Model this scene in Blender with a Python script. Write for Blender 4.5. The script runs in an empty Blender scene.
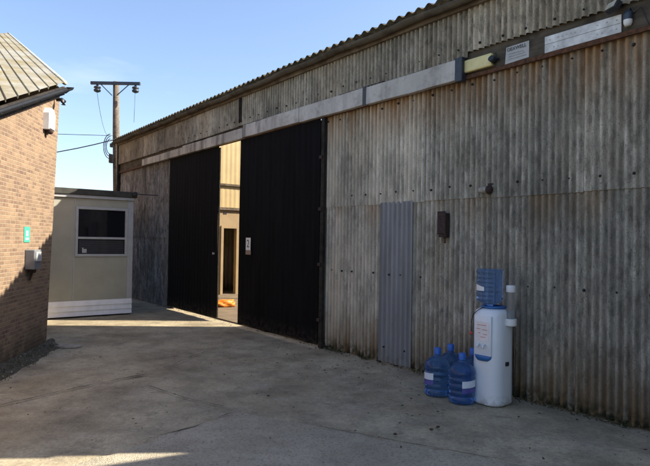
import bpy, bmesh, math, random
from mathutils import Vector, Matrix, noise
from math import sin, cos, pi, radians
random.seed(7)
scene = bpy.context.scene
C = scene.collection

# ---------------------------------------------------------------- camera
cam = bpy.data.cameras.new('camera'); camo = bpy.data.objects.new('camera', cam); C.objects.link(camo)
cam.sensor_width = 36; cam.lens = 36 * 560 / 650; cam.clip_end = 2000; cam.clip_start = 0.05
camo.matrix_world = Matrix.Translation((0, 0, 1.62)) @ Matrix.Rotation(pi/2 + 9/560, 4, 'X') @ Matrix.Rotation(0.0165, 4, 'Z')
scene.camera = camo

# ---------------------------------------------------------------- sky, sun, exposure
SUN_EL = radians(37)
sun_h = Vector((1, 0.07, 0)).normalized()
sun_dir = Vector((sun_h.x*cos(SUN_EL), sun_h.y*cos(SUN_EL), sin(SUN_EL)))
w = bpy.data.worlds.new('World'); scene.world = w; w.use_nodes = True
nt = w.node_tree; nt.nodes.clear()
out = nt.nodes.new('ShaderNodeOutputWorld'); bg = nt.nodes.new('ShaderNodeBackground')
sky = nt.nodes.new('ShaderNodeTexSky'); sky.sky_type = 'NISHITA'; sky.sun_disc = False
sky.sun_elevation = SUN_EL; sky.sun_rotation = math.atan2(sun_h.x, sun_h.y)
sky.air_density = 1.0; sky.dust_density = 1.3; sky.ozone_density = 3.0
bg.inputs[1].default_value = 0.115
# thin wispy cloud mixed into the sky
tc = nt.nodes.new('ShaderNodeTexCoord'); mp = nt.nodes.new('ShaderNodeMapping'); mp.inputs['Scale'].default_value = (1.2, 1.2, 4.5)
ns = nt.nodes.new('ShaderNodeTexNoise'); ns.inputs['Scale'].default_value = 2.1; ns.inputs['Detail'].default_value = 7; ns.inputs['Roughness'].default_value = 0.55
rp = nt.nodes.new('ShaderNodeValToRGB'); rp.color_ramp.elements[0].position = 0.55; rp.color_ramp.elements[1].position = 0.85
rp.color_ramp.elements[1].color = (0.24, 0.24, 0.24, 1)
mx = nt.nodes.new('ShaderNodeMix'); mx.data_type = 'RGBA'; mx.inputs['B'].default_value = (6.4, 6.1, 6.1, 1)
nt.links.new(tc.outputs['Generated'], mp.inputs[0]); nt.links.new(mp.outputs[0], ns.inputs[0]); nt.links.new(ns.outputs[0], rp.inputs[0])
nt.links.new(rp.outputs[0], mx.inputs['Factor']); 
ti = nt.nodes.new('ShaderNodeMix'); ti.data_type = 'RGBA'; ti.blend_type = 'MULTIPLY'; ti.inputs['Factor'].default_value = 1; ti.inputs['B'].default_value = (0.93, 0.865, 0.86, 1)
nt.links.new(sky.outputs[0], ti.inputs['A']); nt.links.new(ti.outputs['Result'], mx.inputs['A'])
nt.links.new(mx.outputs['Result'], bg.inputs[0]); nt.links.new(bg.outputs[0], out.inputs[0])

sl = bpy.data.lights.new('sun', 'SUN'); sl.energy = 4.8; sl.angle = radians(0.5); sl.color = (1.0, 0.91, 0.78)
so = bpy.data.objects.new('sun', sl); C.objects.link(so); so.rotation_euler = sun_dir.to_track_quat('Z', 'Y').to_euler()
vs = scene.view_settings; vs.view_transform = 'Standard'; vs.look = 'None'; vs.gamma = 1; vs.exposure = 1.5; vs.use_curve_mapping = False

# ---------------------------------------------------------------- helpers
def tag(o, label=None, cat=None, group=None, kind=None):
    if label: o['label'] = label
    if cat: o['category'] = cat
    if group: o['group'] = group
    if kind: o['kind'] = kind
    return o
def empty(name, label, cat, loc=(0,0,0), rz=0, group=None):
    o = bpy.data.objects.new(name, None); o.empty_display_size = 0.2; C.objects.link(o)
    o.location = loc; o.rotation_euler = (0, 0, rz)
    return tag(o, label, cat, group)
def build(name, bm, mat, parent=None, smooth=False):
    bmesh.ops.recalc_face_normals(bm, faces=bm.faces)
    me = bpy.data.meshes.new(name); bm.to_mesh(me); bm.free()
    if smooth:
        for p in me.polygons: p.use_smooth = True
        if smooth == 'auto':
            me.set_sharp_from_angle(angle=radians(38))
    me.materials.append(mat)
    o = bpy.data.objects.new(name, me); C.objects.link(o); o.parent = parent
    return o
def BM(): return bmesh.new()
def box(bm, x0, x1, y0, y1, z0, z1, bev=0.0):
    r = bmesh.ops.create_cube(bm, size=1)
    vs_ = r['verts']
    for v in vs_:
        v.co = Vector(((x0+x1)/2 + v.co.x*(x1-x0), (y0+y1)/2 + v.co.y*(y1-y0), (z0+z1)/2 + v.co.z*(z1-z0)))
    if bev > 0:
        es = list({e for v in vs_ for e in v.link_edges})
        bmesh.ops.bevel(bm, geom=es, offset=bev, segments=2, affect='EDGES', profile=0.5)
    return bm
def tube(bm, pts, r, n=8, cap=True):
    pts = [Vector(p) for p in pts]; rings = []
    rs = r if isinstance(r, (list, tuple)) else [r]*len(pts)
    for i, p in enumerate(pts):
        d = (pts[min(i+1, len(pts)-1)] - pts[max(i-1, 0)]).normalized()
        a = d.cross(Vector((0, 0, 1)))
        if a.length < 1e-3: a = Vector((1, 0, 0))
        a.normalize(); b = d.cross(a)
        rings.append([bm.verts.new(p + (a*cos(2*pi*k/n) + b*sin(2*pi*k/n))*rs[i]) for k in range(n)])
    for i in range(len(rings)-1):
        for k in range(n):
            bm.faces.new((rings[i][k], rings[i][(k+1) % n], rings[i+1][(k+1) % n], rings[i+1][k]))
    if cap:
        bm.faces.new(rings[0][::-1]); bm.faces.new(rings[-1])
    return bm
def lathe(bm, prof, cx=0, cy=0, n=32, sx=1, sy=1):
    rings = []
    for r, z in prof:
        if r < 1e-5: rings.append([bm.verts.new((cx, cy, z))])
        else: rings.append([bm.verts.new((cx + sx*r*cos(2*pi*k/n), cy + sy*r*sin(2*pi*k/n), z)) for k in range(n)])
    for a, b in zip(rings, rings[1:]):
        for k in range(n):
            q = (k+1) % n
            if len(a) == 1 and len(b) == 1: continue
            if len(a) == 1: bm.faces.new((a[0], b[q], b[k]))
            elif len(b) == 1: bm.faces.new((a[k], a[q], b[0]))
            else: bm.faces.new((a[k], a[q], b[q], b[k]))
    return bm
def corr(bm, u0, u1, z0, z1, y=0.0, pitch=0.075, amp=0.0115, seg=8, zs=1, jag=0.0, sharp=1.0, wob=0.0, th=0.0):
    """corrugated sheet in the u/z plane, facing -y"""
    n = max(2, int(round((u1-u0)/pitch*seg))); rows = []
    for j in range(zs+1):
        z = z0 + (z1-z0)*j/zs; row = []
        for i in range(n+1):
            u = u0 + (u1-u0)*i/n
            c = cos(2*pi*u/pitch)
            if sharp == 2: c = 1 - 2*abs(sin(pi*u/pitch))**1.5 if False else 1 - 2*(0.5-0.5*c)**1.7
            else: c = math.copysign(abs(c)**sharp, c)
            zz = z + (noise.noise(Vector((u*3, z0*7.3, 1)))*jag if j == 0 else 0)
            wy = noise.noise(Vector((u*0.9, z*0.9, y*9)))*wob
            row.append(bm.verts.new((u, y - amp*c + wy, zz)))
        rows.append(row)
    for a, b in zip(rows, rows[1:]):
        for i in range(n): bm.faces.new((a[i], a[i+1], b[i+1], b[i]))
    if th:
        bmesh.ops.solidify(bm, geom=bm.faces[:], thickness=th)
    return bm

class M:
    def __init__(s, name, rough=0.8, metal=0.0, spec=0.5):
        s.m = bpy.data.materials.new(name); s.m.use_nodes = True; s.t = s.m.node_tree
        s.b = s.t.nodes['Principled BSDF']; s.b.inputs['Roughness'].default_value = rough; s.b.inputs['Metallic'].default_value = metal
        s.b.inputs['Specular IOR Level'].default_value = spec
        s.co = s.t.nodes.new('ShaderNodeTexCoord').outputs['Object']
    def L(s, a, b): s.t.links.new(a, b)
    def col(s, c):
        if isinstance(c, (tuple, list)): s.b.inputs['Base Color'].default_value = (*c, 1)
        else: s.L(c, s.b.inputs['Base Color'])
        return s
    def noise(s, scale, det=4, rough=0.55, sc=(1, 1, 1), off=0.0):
        mp = s.t.nodes.new('ShaderNodeMapping'); mp.inputs['Scale'].default_value = sc; mp.inputs['Location'].default_value = (off, off*1.7, off*0.6)
        s.L(s.co, mp.inputs[0]); n = s.t.nodes.new('ShaderNodeTexNoise'); s.L(mp.outputs[0], n.inputs[0])
        n.inputs['Scale'].default_value = scale; n.inputs['Detail'].default_value = det; n.inputs['Roughness'].default_value = rough
        return n.outputs[0]
    def ramp(s, v, stops):
        r = s.t.nodes.new('ShaderNodeValToRGB'); e = r.color_ramp.elements
        while len(e) < len(stops): e.new(0.5)
        for k, (p, c) in enumerate(stops):
            e[k].position = p; e[k].color = (*((c,)*3 if isinstance(c, (int, float)) else c), 1)
        s.L(v, r.inputs[0]); return r.outputs[0]
    def mix(s, f, a, b, mode='MIX'):
        n = s.t.nodes.new('ShaderNodeMix'); n.data_type = 'RGBA'; n.blend_type = mode
        for k, v in (('Factor', f), ('A', a), ('B', b)):
            if isinstance(v, (int, float)): n.inputs[k].default_value = v if k == 'Factor' else (v, v, v, 1)
            elif isinstance(v, (tuple, list)): n.inputs[k].default_value = (*v, 1)
            else: s.L(v, n.inputs[k])
        return n.outputs['Result']
    def math(s, op, a, b=0.0, c=None):
        n = s.t.nodes.new('ShaderNodeMath'); n.operation = op
        for k, v in enumerate((a, b) if c is None else (a, b, c)):
            if isinstance(v, (int, float)): n.inputs[k].default_value = v
            else: s.L(v, n.inputs[k])
        return n.outputs[0]
    def axis(s, k):
        n = s.t.nodes.new('ShaderNodeSeparateXYZ'); s.L(s.co, n.inputs[0]); return n.outputs[k]
    def rng(s, v, a, b, c=0.0, d=1.0):
        n = s.t.nodes.new('ShaderNodeMapRange'); n.inputs[1].default_value = a; n.inputs[2].default_value = b
        n.inputs[3].default_value = c; n.inputs[4].default_value = d; s.L(v, n.inputs[0]); return n.outputs[0]
    def bump(s, v, st=0.3, dist=0.01):
        n = s.t.nodes.new('ShaderNodeBump'); n.inputs['Strength'].default_value = st; n.inputs['Distance'].default_value = dist
        s.L(v, n.inputs['Height']); s.L(n.outputs[0], s.b.inputs['Normal']); return s
    def rnd(s):
        return s.t.nodes.new('ShaderNodeObjectInfo').outputs['Random']

def plain(name, c, rough=0.6, metal=0.0, var=0.25, scale=12, bump=0.15):
    m = M(name, rough, metal); n = m.noise(scale, 5)
    d = tuple(x*(1-var) for x in c); l = tuple(min(1, x*(1+var*0.6)) for x in c)
    m.col(m.ramp(n, [(0.3, d), (0.7, l)]))
    if bump: m.bump(m.noise(scale*6, 3), bump, 0.004)
    return m.m

# ---------------------------------------------------------------- materials
def fibre(name, light, dark, stain_z=3.55, base=True, warm=0.5, dirt=0.5):
    m = M(name, 0.92, spec=0.25)
    streak = m.noise(2.2, 6, 0.6, (2.2, 2.2, 0.28)); fine = m.noise(38, 4, 0.7, (1, 1, 0.35)); blot = m.noise(1.3, 5, 0.6, (1, 1, 0.8), 3.1)
    speck = m.noise(75, 3, 0.75)
    c = m.ramp(streak, [(0.32, dark), (0.68, light)])
    c = m.mix(m.rng(fine, 0.35, 0.65, 0, 0.45), c, tuple(x*0.55 for x in dark))
    # large grey-green weathered areas and warm buff ones
    c = m.mix(m.rng(blot, 0.48, 0.66, 0, dirt), c, (0.115, 0.105, 0.078))
    warmn = m.noise(1.1, 3, 0.5, (1, 1, 0.6), 9.4)
    c = m.mix(m.rng(warmn, 0.45, 0.7, 0, warm), c, (0.48, 0.38, 0.255))
    c = m.mix(m.rng(m.noise(13, 6, 0.7, (1, 1, 0.40), 8), 0.47, 0.62, 0, 0.75), c, tuple(x*0.42 for x in dark))
    c = m.mix(m.rng(m.noise(5, 6, 0.7, (1, 1, 0.35), 14), 0.52, 0.66, 0, 0.5), c, tuple(x*1.25 for x in light))
    c = m.mix(m.rng(speck, 0.57, 0.66, 0, 0.8), c, (0.045, 0.045, 0.036))
    c = m.mix(m.rng(m.noise(60, 3, 0.7, off=5), 0.62, 0.70, 0, 0.55), c, (0.46, 0.45, 0.38))
    if stain_z or base or warm > 0.45:
        xg = m.rng(m.axis(0), 3.4, 0.2, 0.0, 0.72 if (stain_z or base) else 0.22)
        c = m.mix(m.math('MULTIPLY', xg, m.rng(m.noise(2.0, 6, 0.65, (1.6, 1, 0.5), 21), 0.30, 0.62)), c, (0.68, 0.595, 0.455))
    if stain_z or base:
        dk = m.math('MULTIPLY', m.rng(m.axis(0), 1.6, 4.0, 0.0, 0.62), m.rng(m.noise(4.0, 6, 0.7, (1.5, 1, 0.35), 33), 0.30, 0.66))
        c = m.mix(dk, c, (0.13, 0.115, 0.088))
    z = m.axis(2)
    runs = m.noise(9, 4, 0.6, (1, 1, 0.10), 1.3)
    if stain_z:
        f = m.math('MULTIPLY', m.rng(z, stain_z-0.62, stain_z, 0, 1), m.rng(runs, 0.33, 0.62, 0, 0.95))
        c = m.mix(f, c, (0.27, 0.135, 0.045))
    if base:
        f = m.math('MULTIPLY', m.rng(z, 0.75, 0.08, 0, 1), m.rng(runs, 0.33, 0.56, 0.15, 0.95))
        c = m.mix(f, c, (0.17, 0.10, 0.04))
        f = m.math('MULTIPLY', m.rng(z, 0.20, 0.02, 0, 1), m.rng(m.noise(14, 4), 0.38, 0.55))
        c = m.mix(f, c, (0.022, 0.024, 0.012))
        # rust-coloured bleed below the lap line
        f = m.math('MULTIPLY', m.rng(z, 1.75, 2.17, 0, 1), m.rng(m.noise(3.0, 4, 0.6, (1, 1, 0.3), 6), 0.48, 0.66, 0, 0.6))
        c = m.mix(f, c, (0.30, 0.185, 0.09))
    rn = m.rng(m.rnd(), 0, 1, 0.74, 1.14)
    c = m.mix(1.0, c, rn, 'MULTIPLY')
    m.col(c); m.bump(m.math('ADD', m.noise(160, 3, 0.7), m.math('MULTIPLY', fine, 0.8)), 0.45, 0.004)
    return m.m
m_fib = fibre('fibre_cement_grey', (0.68, 0.625, 0.52), (0.35, 0.32, 0.265), None)
m_fibmid = fibre('fibre_cement_under_beam', (0.68, 0.62, 0.51), (0.36, 0.33, 0.27), 3.56, False)
m_fibup = fibre('fibre_cement_upper', (0.56, 0.505, 0.40), (0.24, 0.215, 0.17), None, False, 0.5, 0.7)
m_fibleft = fibre('fibre_cement_bluish_end', (0.50, 0.485, 0.47), (0.20, 0.20, 0.205), None, False, 0.25, 0.6)  # far-end wall sheets, darker and bluer than the near ones
m_roof = fibre('fibre_cement_roof', (0.30, 0.28, 0.22), (0.12, 0.115, 0.09), None, False, 0.3, 0.5)

def m_black():
    m = M('black_painted_board', 0.85, spec=0.08); n = m.noise(3, 5, 0.6, (3, 3, 0.3))
    c = m.ramp(n, [(0.3, (0.0035, 0.0035, 0.004)), (0.75, (0.008, 0.008, 0.009))])
    z = m.axis(2); f = m.math('MULTIPLY', m.rng(z, 0.30, 0.04, 0, 0.6), m.rng(m.noise(11, 4), 0.4, 0.65))
    c = m.mix(f, c, (0.07, 0.055, 0.042))
    c = m.mix(m.rng(m.noise(5, 6, 0.7, (2, 2, 0.25), 5), 0.56, 0.75, 0, 0.5), c, (0.016, 0.015, 0.014)); m.col(c); m.bump(m.noise(60, 3), 0.2, 0.003); return m.m
m_door = m_black()
def m_steel():
    m = M('blue_grey_sheet_steel', 0.5, spec=0.4); n = m.noise(2, 5, 0.6, (2, 2, 0.4))
    c = m.ramp(n, [(0.3, (0.20, 0.195, 0.195)), (0.7, (0.275, 0.27, 0.265))])
    z = m.axis(2); f = m.math('MULTIPLY', m.rng(z, 0.25, 0.02, 0, 0.7), m.rng(m.noise(12, 4), 0.4, 0.65))
    c = m.mix(f, c, (0.12, 0.09, 0.06)); c = m.mix(m.rng(m.noise(7, 6, 0.7, (2, 2, 0.3), 5), 0.52, 0.7, 0, 0.45), c, (0.14, 0.12, 0.10)); m.col(c); m.bump(m.noise(40, 3), 0.08, 0.003); return m.m
m_blue = m_steel()
def m_cover_():
    m = M('weathered_grey_cover', 0.6); n = m.noise(1.6, 5, 0.6, (1, 1, 1))
    c = m.ramp(n, [(0.3, (0.33, 0.31, 0.275)), (0.7, (0.52, 0.495, 0.445))])
    c = m.mix(m.rng(m.noise(7, 7, 0.75, off=3), 0.5, 0.7, 0, 0.6), c, (0.17, 0.155, 0.125))
    runs = m.noise(5, 5, 0.65, (1, 1, 0.12), 4); x = m.axis(0)
    f = m.math('MULTIPLY', m.rng(runs, 0.46, 0.62, 0, 0.8), m.rng(x, -0.6, -2.2, 0.35, 1))
    c = m.mix(f, c, (0.085, 0.08, 0.07)); m.col(c); m.bump(m.noise(50, 3), 0.15, 0.003); return m.m
m_cover = m_cover_()
def m_wood_(name, a, b):
    m = M(name, 0.9, spec=0.2); n = m.noise(6, 6, 0.65, (0.35, 3, 3)); c = m.ramp(n, [(0.3, a), (0.7, b)])
    c = m.mix(m.rng(m.noise(4, 5, 0.6, off=2), 0.45, 0.65, 0, 0.7), c, tuple(x*0.45 for x in a)); m.col(c); m.bump(n, 0.4, 0.004); return m.m
m_beam = m_wood_('weathered_brown_timber', (0.055, 0.046, 0.034), (0.13, 0.11, 0.08))
m_post = m_wood_('dark_timber', (0.018, 0.016, 0.014), (0.05, 0.042, 0.034))
m_fascia = m_wood_('tan_eaves_board', (0.11, 0.085, 0.06), (0.20, 0.16, 0.115))
m_gutter = m_wood_('stained_cement_gutter', (0.15, 0.125, 0.09), (0.25, 0.215, 0.16))
m_rust = plain('rusty_iron', (0.10, 0.042, 0.018), 0.9, 0.0, 0.6, 25, 0.5)
m_rustdark = plain('dark_rusted_box', (0.040, 0.022, 0.018), 0.85, 0, 0.6, 30, 0.4)
m_bolt = plain('bolt_cap_black', (0.015, 0.014, 0.013), 0.6, 0, 0.3, 40)
m_dark = plain('dark_grey_plastic', (0.02, 0.022, 0.025), 0.5, 0, 0.2, 20, 0)
m_darkblue = plain('dark_blue_end_cap', (0.022, 0.03, 0.04), 0.5, 0, 0.3, 15)
m_white = plain('white_painted', (0.75, 0.75, 0.73), 0.55, 0, 0.12, 8, 0.05)
m_dirtywhite = plain('dirty_white_board', (0.62, 0.62, 0.60), 0.7, 0, 0.4, 9, 0.2)
m_yellow = plain('yellowed_diffuser', (0.66, 0.58, 0.27), 0.5, 0, 0.12, 10, 0)
m_lens = plain('floodlight_lens', (0.50, 0.48, 0.38), 0.25, 0, 0.3, 20, 0)
m_ink = plain('dark_lettering', (0.06, 0.06, 0.065), 0.7, 0, 0.1, 20, 0)
m_greyink = plain('faded_grey_print', (0.36, 0.37, 0.38), 0.7, 0, 0.3, 20, 0)
m_tan = plain('tan_plate', (0.30, 0.21, 0.15), 0.6, 0, 0.2, 20, 0)
m_bluep = plain('blue_plastic_tray', (0.03, 0.14, 0.38), 0.35, 0, 0.1, 20, 0)
m_red = plain('red_print', (0.50, 0.06, 0.05), 0.5, 0, 0.1, 20, 0)
m_redpale = plain('faded_red_print', (0.62, 0.30, 0.28), 0.5, 0, 0.1, 20, 0)
m_pink = plain('pale_pink_label', (0.76, 0.72, 0.70), 0.5, 0, 0.1, 20, 0)
m_label = plain('pale_label', (0.66, 0.72, 0.80), 0.5, 0, 0.1, 20, 0)
m_violet = plain('violet_label', (0.10, 0.09, 0.34), 0.5, 0, 0.2, 20, 0)
def m_cooler_():
    m = M('white_cooler_plastic', 0.32); z = m.axis(2)
    c = m.ramp(m.noise(5, 4), [(0.3, (0.70, 0.74, 0.77)), (0.7, (0.76, 0.79, 0.81))])
    f = m.math('MULTIPLY', m.rng(z, 0.12, 0.0, 0, 0.6), m.rng(m.noise(20, 4), 0.4, 0.6)); c = m.mix(f, c, (0.22, 0.19, 0.15)); m.col(c); return m.m
m_cooler = m_cooler_()
def m_pet(name, c, tr, rough=0.12):
    m = M(name, rough); m.col(c); m.b.inputs['Transmission Weight'].default_value = tr; m.b.inputs['IOR'].default_value = 1.33; return m.m
m_bottle = m_pet('blue_bottle_plastic', (0.16, 0.36, 0.72), 0.88, 0.10)
m_bottle2 = m_pet('pale_blue_bottle_plastic', (0.30, 0.50, 0.85), 0.9, 0.06)
m_cup = m_pet('clear_tube', (0.55, 0.58, 0.58), 0.8, 0.1)
m_cap = plain('blue_bottle_cap', (0.02, 0.13, 0.50), 0.4, 0, 0.1, 20, 0)
m_glass = M('dark_window_glass', 0.04, spec=0.5).col((0.010, 0.011, 0.014)).m
m_cabin = plain('beige_cabin_panel', (0.36, 0.35, 0.275), 0.6, 0, 0.10, 3, 0.05)
m_cabroof = plain('dark_cabin_roof_edge', (0.045, 0.045, 0.036), 0.8, 0, 0.4, 8, 0.3)
m_cabtrim = plain('pale_cabin_trim', (0.40, 0.41, 0.40), 0.5, 0, 0.1, 8, 0.05)
m_blind = plain('grey_blind', (0.055, 0.055, 0.058), 0.5, 0, 0.2, 8, 0)
m_skirt = plain('white_skirting_board', (0.86, 0.85, 0.83), 0.55, 0, 0.10, 6, 0.1)
m_cream = plain('cream_painted_wall', (0.31, 0.225, 0.12), 0.7, 0, 0.12, 4, 0.1)
m_creamsheet = plain('cream_translucent_sheet', (0.46, 0.35, 0.17), 0.6, 0, 0.12, 3, 0.1)
m_green = plain('green_plate', (0.06, 0.36, 0.25), 0.5, 0, 0.1, 20, 0)
m_orange = plain('orange_plastic', (0.75, 0.22, 0.02), 0.5, 0, 0.25, 14, 0.1)
m_pole = m_wood_('grey_pole_timber', (0.10, 0.08, 0.06), (0.20, 0.165, 0.125))
m_steelarm = plain('dark_galvanised_arm', (0.05, 0.065, 0.085), 0.5, 0.3, 0.2, 10, 0)
m_wire = plain('black_cable', (0.02, 0.02, 0.022), 0.6, 0, 0.1, 10, 0)
m_pvc = plain('black_gutter', (0.025, 0.027, 0.030), 0.5, 0, 0.3, 10, 0.05)

# ---------------------------------------------------------------- ground
def ground_mat():
    m = M('yard_concrete', 0.88, spec=0.3)
    big = m.noise(0.75, 7, 0.62); mid = m.noise(2.6, 6, 0.65, off=3); fine = m.noise(24, 5, 0.7); sp = m.noise(120, 3, 0.7)
    c = m.ramp(big, [(0.30, (0.29, 0.235, 0.14)), (0.5, (0.48, 0.41, 0.27)), (0.70, (0.64, 0.56, 0.385))])
    c = m.mix(m.rng(mid, 0.42, 0.68, 0, 0.6), c, (0.14, 0.115, 0.078))
    c = m.mix(m.rng(m.noise(1.7, 5, 0.6, off=11), 0.55, 0.7, 0, 0.45), c, (0.50, 0.44, 0.34))
    c = m.mix(m.rng(fine, 0.35, 0.7, 0, 0.45), c, (0.10, 0.092, 0.08))
    c = m.mix(m.rng(sp, 0.58, 0.70, 0, 0.65), c, (0.05, 0.048, 0.043))
    c = m.mix(m.rng(m.noise(55, 4, 0.75, off=2), 0.56, 0.68, 0, 0.55), c, (0.50, 0.45, 0.36))
    c = m.mix(m.rng(m.noise(48, 5, 0.8, off=6), 0.56, 0.66, 0, 0.6), c, (0.085, 0.072, 0.052))
    c = m.mix(m.rng(m.noise(6, 7, 0.75, off=17), 0.55, 0.68, 0, 0.5), c, (0.12, 0.10, 0.072))
    m.col(c); m.b.inputs['Roughness'].default_value = 0.85
    m.bump(m.math('ADD', m.math('MULTIPLY', mid, 2.2), m.math('ADD', fine, m.math('MULTIPLY', sp, 0.5))), 0.55, 0.012)
    return m.m
m_ground = ground_mat()
def tarmac_mat():
    m = M('rough_grey_tarmac', 0.9, spec=0.35)
    mid = m.noise(2.2, 6, 0.65, off=3); fine = m.noise(45, 4, 0.7); v = m.t.nodes.new('ShaderNodeTexVoronoi'); v.inputs['Scale'].default_value = 110; m.L(m.co, v.inputs[0])
    c = m.ramp(mid, [(0.3, (0.29, 0.25, 0.175)), (0.7, (0.47, 0.415, 0.305))])
    c = m.mix(m.rng(v.outputs['Distance'], 0.05, 0.5, 0.55, 0), c, (0.24, 0.235, 0.225))
    c = m.mix(m.rng(fine, 0.5, 0.7, 0, 0.6), c, (0.045, 0.045, 0.045)); m.col(c)
    m.bump(m.math('ADD', fine, m.math('MULTIPLY', v.outputs['Distance'], -1.2)), 0.6, 0.008); return m.m
m_tarmac = tarmac_mat()
m_field = plain('far_grass', (0.07, 0.085, 0.035), 0.95, 0, 0.5, 0.4, 0.1)
m_dirt = plain('dark_soil', (0.085, 0.072, 0.048), 0.95, 0, 0.6, 18, 0.8)
m_crack = plain('dirt_in_crack', (0.050, 0.044, 0.032), 0.95, 0, 0.6, 30, 0.6)
m_moss = plain('moss', (0.06, 0.065, 0.02), 0.95, 0, 0.5, 30, 0.6)
m_stone = plain('pale_stone', (0.33, 0.30, 0.24), 0.9, 0, 0.4, 20, 0.5)
m_leaf = plain('dry_leaf', (0.07, 0.045, 0.025), 0.9, 0, 0.5, 60, 0)

b = BM(); bmesh.ops.create_grid(b, x_segments=8, y_segments=8, size=400)
tag(build('field', b, m_field), kind='structure').location = (0, 300, -0.03)
b = BM(); bmesh.ops.create_grid(b, x_segments=60, y_segments=60, size=22)
for v in b.verts: v.co.z = 0.012*noise.noise(v.co*0.5) - 0.006 if v.co.length < 30 else 0
g = tag(build('yard_ground', b, m_ground), kind='structure'); g.location = (0, 8, -0.004)

def sheet(name, pts, z, mat, kind='structure', rough=0.03, steps=14):
    """flat irregular patch with a ragged outline"""
    b = BM(); P = []
    for i in range(len(pts)):
        a = Vector((*pts[i], 0)); c = Vector((*pts[(i+1) % len(pts)], 0))
        for k in range(steps):
            p = a.lerp(c, k/steps); n = noise.noise_vector(p*3.1 + Vector((z*100, 0, 0)))*rough + noise.noise_vector(p*14)*rough*0.4
            P.append(b.verts.new((p.x + n.x, p.y + n.y, z)))
    b.faces.new(P); o = build(name, b, mat); tag(o, kind=kind); return o
# rougher tarmac by the camera; its edge runs from the light patch to the cooler side
sheet('tarmac', [(-1.9, 3.9), (-1.45, 4.42), (-0.83, 5.30), (-0.15, 4.95), (0.85, 4.45), (2.2, 3.75), (2.4, 2.0), (-3.0, 1.0), (-3.0, 3.0)], 0.006, m_tarmac, rough=0.07)
def strip(name, pts, wd, z, mat, parent=None):
    b = BM(); pv = []
    P = [Vector((*p, 0)) for p in pts]; L = []
    for a, c in zip(P, P[1:]):
        n = max(2, int((c-a).length/0.035))
        for k in range(n): L.append(a.lerp(c, k/n))
    L.append(P[-1])
    for i, p in enumerate(L):
        d = (L[min(i+1, len(L)-1)]-L[max(i-1, 0)]).normalized(); q = Vector((-d.y, d.x, 0))
        p = p + q*noise.noise(p*2.3)*0.05 + q*noise.noise(p*11)*0.02
        ww = wd*max(0.10, 0.45 + 0.8*noise.noise(p*4.7+Vector((9, 0, 0))))*(min(1, i/4, (len(L)-1-i)/4) if len(L) > 8 else 1)
        pv.append((b.verts.new((p.x+q.x*ww, p.y+q.y*ww, z)), b.verts.new((p.x-q.x*ww, p.y-q.y*ww, z))))
    for a, c in zip(pv, pv[1:]): b.faces.new((a[0], a[1], c[1], c[0]))
    return tag(build(name, b, mat, parent), kind='structure')
strip('ground_crack', [(-3.3, 5.1), (-2.75, 5.9), (-2.3, 6.52), (-2.08, 6.75)], 0.017, 0.010, m_crack)
strip('ground_crack', [(-2.3, 6.5), (-2.12, 6.62), (-1.95, 6.55)], 0.012, 0.0115, m_crack)
strip('ground_crack', [(-1.98, 6.25), (-1.4, 5.76), (-0.83, 5.32)], 0.010, 0.0105, m_crack)
strip('ground_crack', [(-0.80, 5.34), (-1.12, 4.88), (-1.49, 4.42)], 0.008, 0.012, m_crack)
strip('ground_crack', [(-2.05, 6.75), (-1.7, 8.2), (-1.2, 8.75), (-0.6, 9.3)], 0.009, 0.0125, m_crack)
strip('ground_crack', [(-0.15, 4.98), (0.3, 4.75), (0.85, 4.47), (1.5, 4.15)], 0.007, 0.013, m_crack)
if 0: sheet('ground_patch', [(-2.0, 5.55), (-1.6, 5.7), (-1.45, 5.45), (-1.85, 5.35)], 0.0085, plain('pale_cement_patch', (0.235, 0.215, 0.18), 0.9, 0, 0.2, 9, 0.4), rough=0.05, steps=8)
if 0: sheet('ground_patch', [(-1.75, 5.25), (-1.4, 5.35), (-1.35, 5.15), (-1.6, 5.05)], 0.009, bpy.data.materials['pale_cement_patch'], rough=0.04, steps=8)

# ---------------------------------------------------------------- the big shed (local x along the wall towards the camera, -y out into the yard)
SH_LOC = Vector((-0.0018, 8.667, 0)); SH_ROT = radians(-52.234)
shed = empty('corrugated_shed', 'long shed of weathered grey corrugated cement sheet with black sliding doors', 'shed', SH_LOC, SH_ROT)
SHM = Matrix.Translation(SH_LOC) @ Matrix.Rotation(SH_ROT, 4, 'Z')
def W(x, y, z=0): return SHM @ Vector((x, y, z))
XN = 5.17; XF = -9.8
def row(x0, x1, z0, z1, y, mat, wid=1.05, jag=0.0, name='wall_sheet'):
    x = x0; i = 0
    while x < x1 - 0.05:
        e = min(x1, x + wid)
        if x1 - e < 0.3: e = x1
        dy = 0.006*(i % 2); tz = random.uniform(-0.012, 0.012)
        b = corr(BM(), x, e, z0 + tz, z1, y - dy, amp=0.022, seg=14, zs=2, jag=jag, sharp=2, wob=0.004)
        build(name, b, mat, shed, True); x = e - 0.03 if e < x1 else e; i += 1
row(-0.05, XN, 0.015, 2.20, 0.0, m_fib, jag=0.05)
row(-0.02, XN, 2.155, 3.58, -0.014, m_fibmid)
row(XF, 2.75, 3.795, 4.47, -0.085, m_fibup)
row(2.74, XN, 3.83, 4.47, -0.085, m_fibup)
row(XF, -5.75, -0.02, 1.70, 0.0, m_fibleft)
row(XF, -5.75, 1.66, 3.60, -0.014, m_fibleft)
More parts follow.
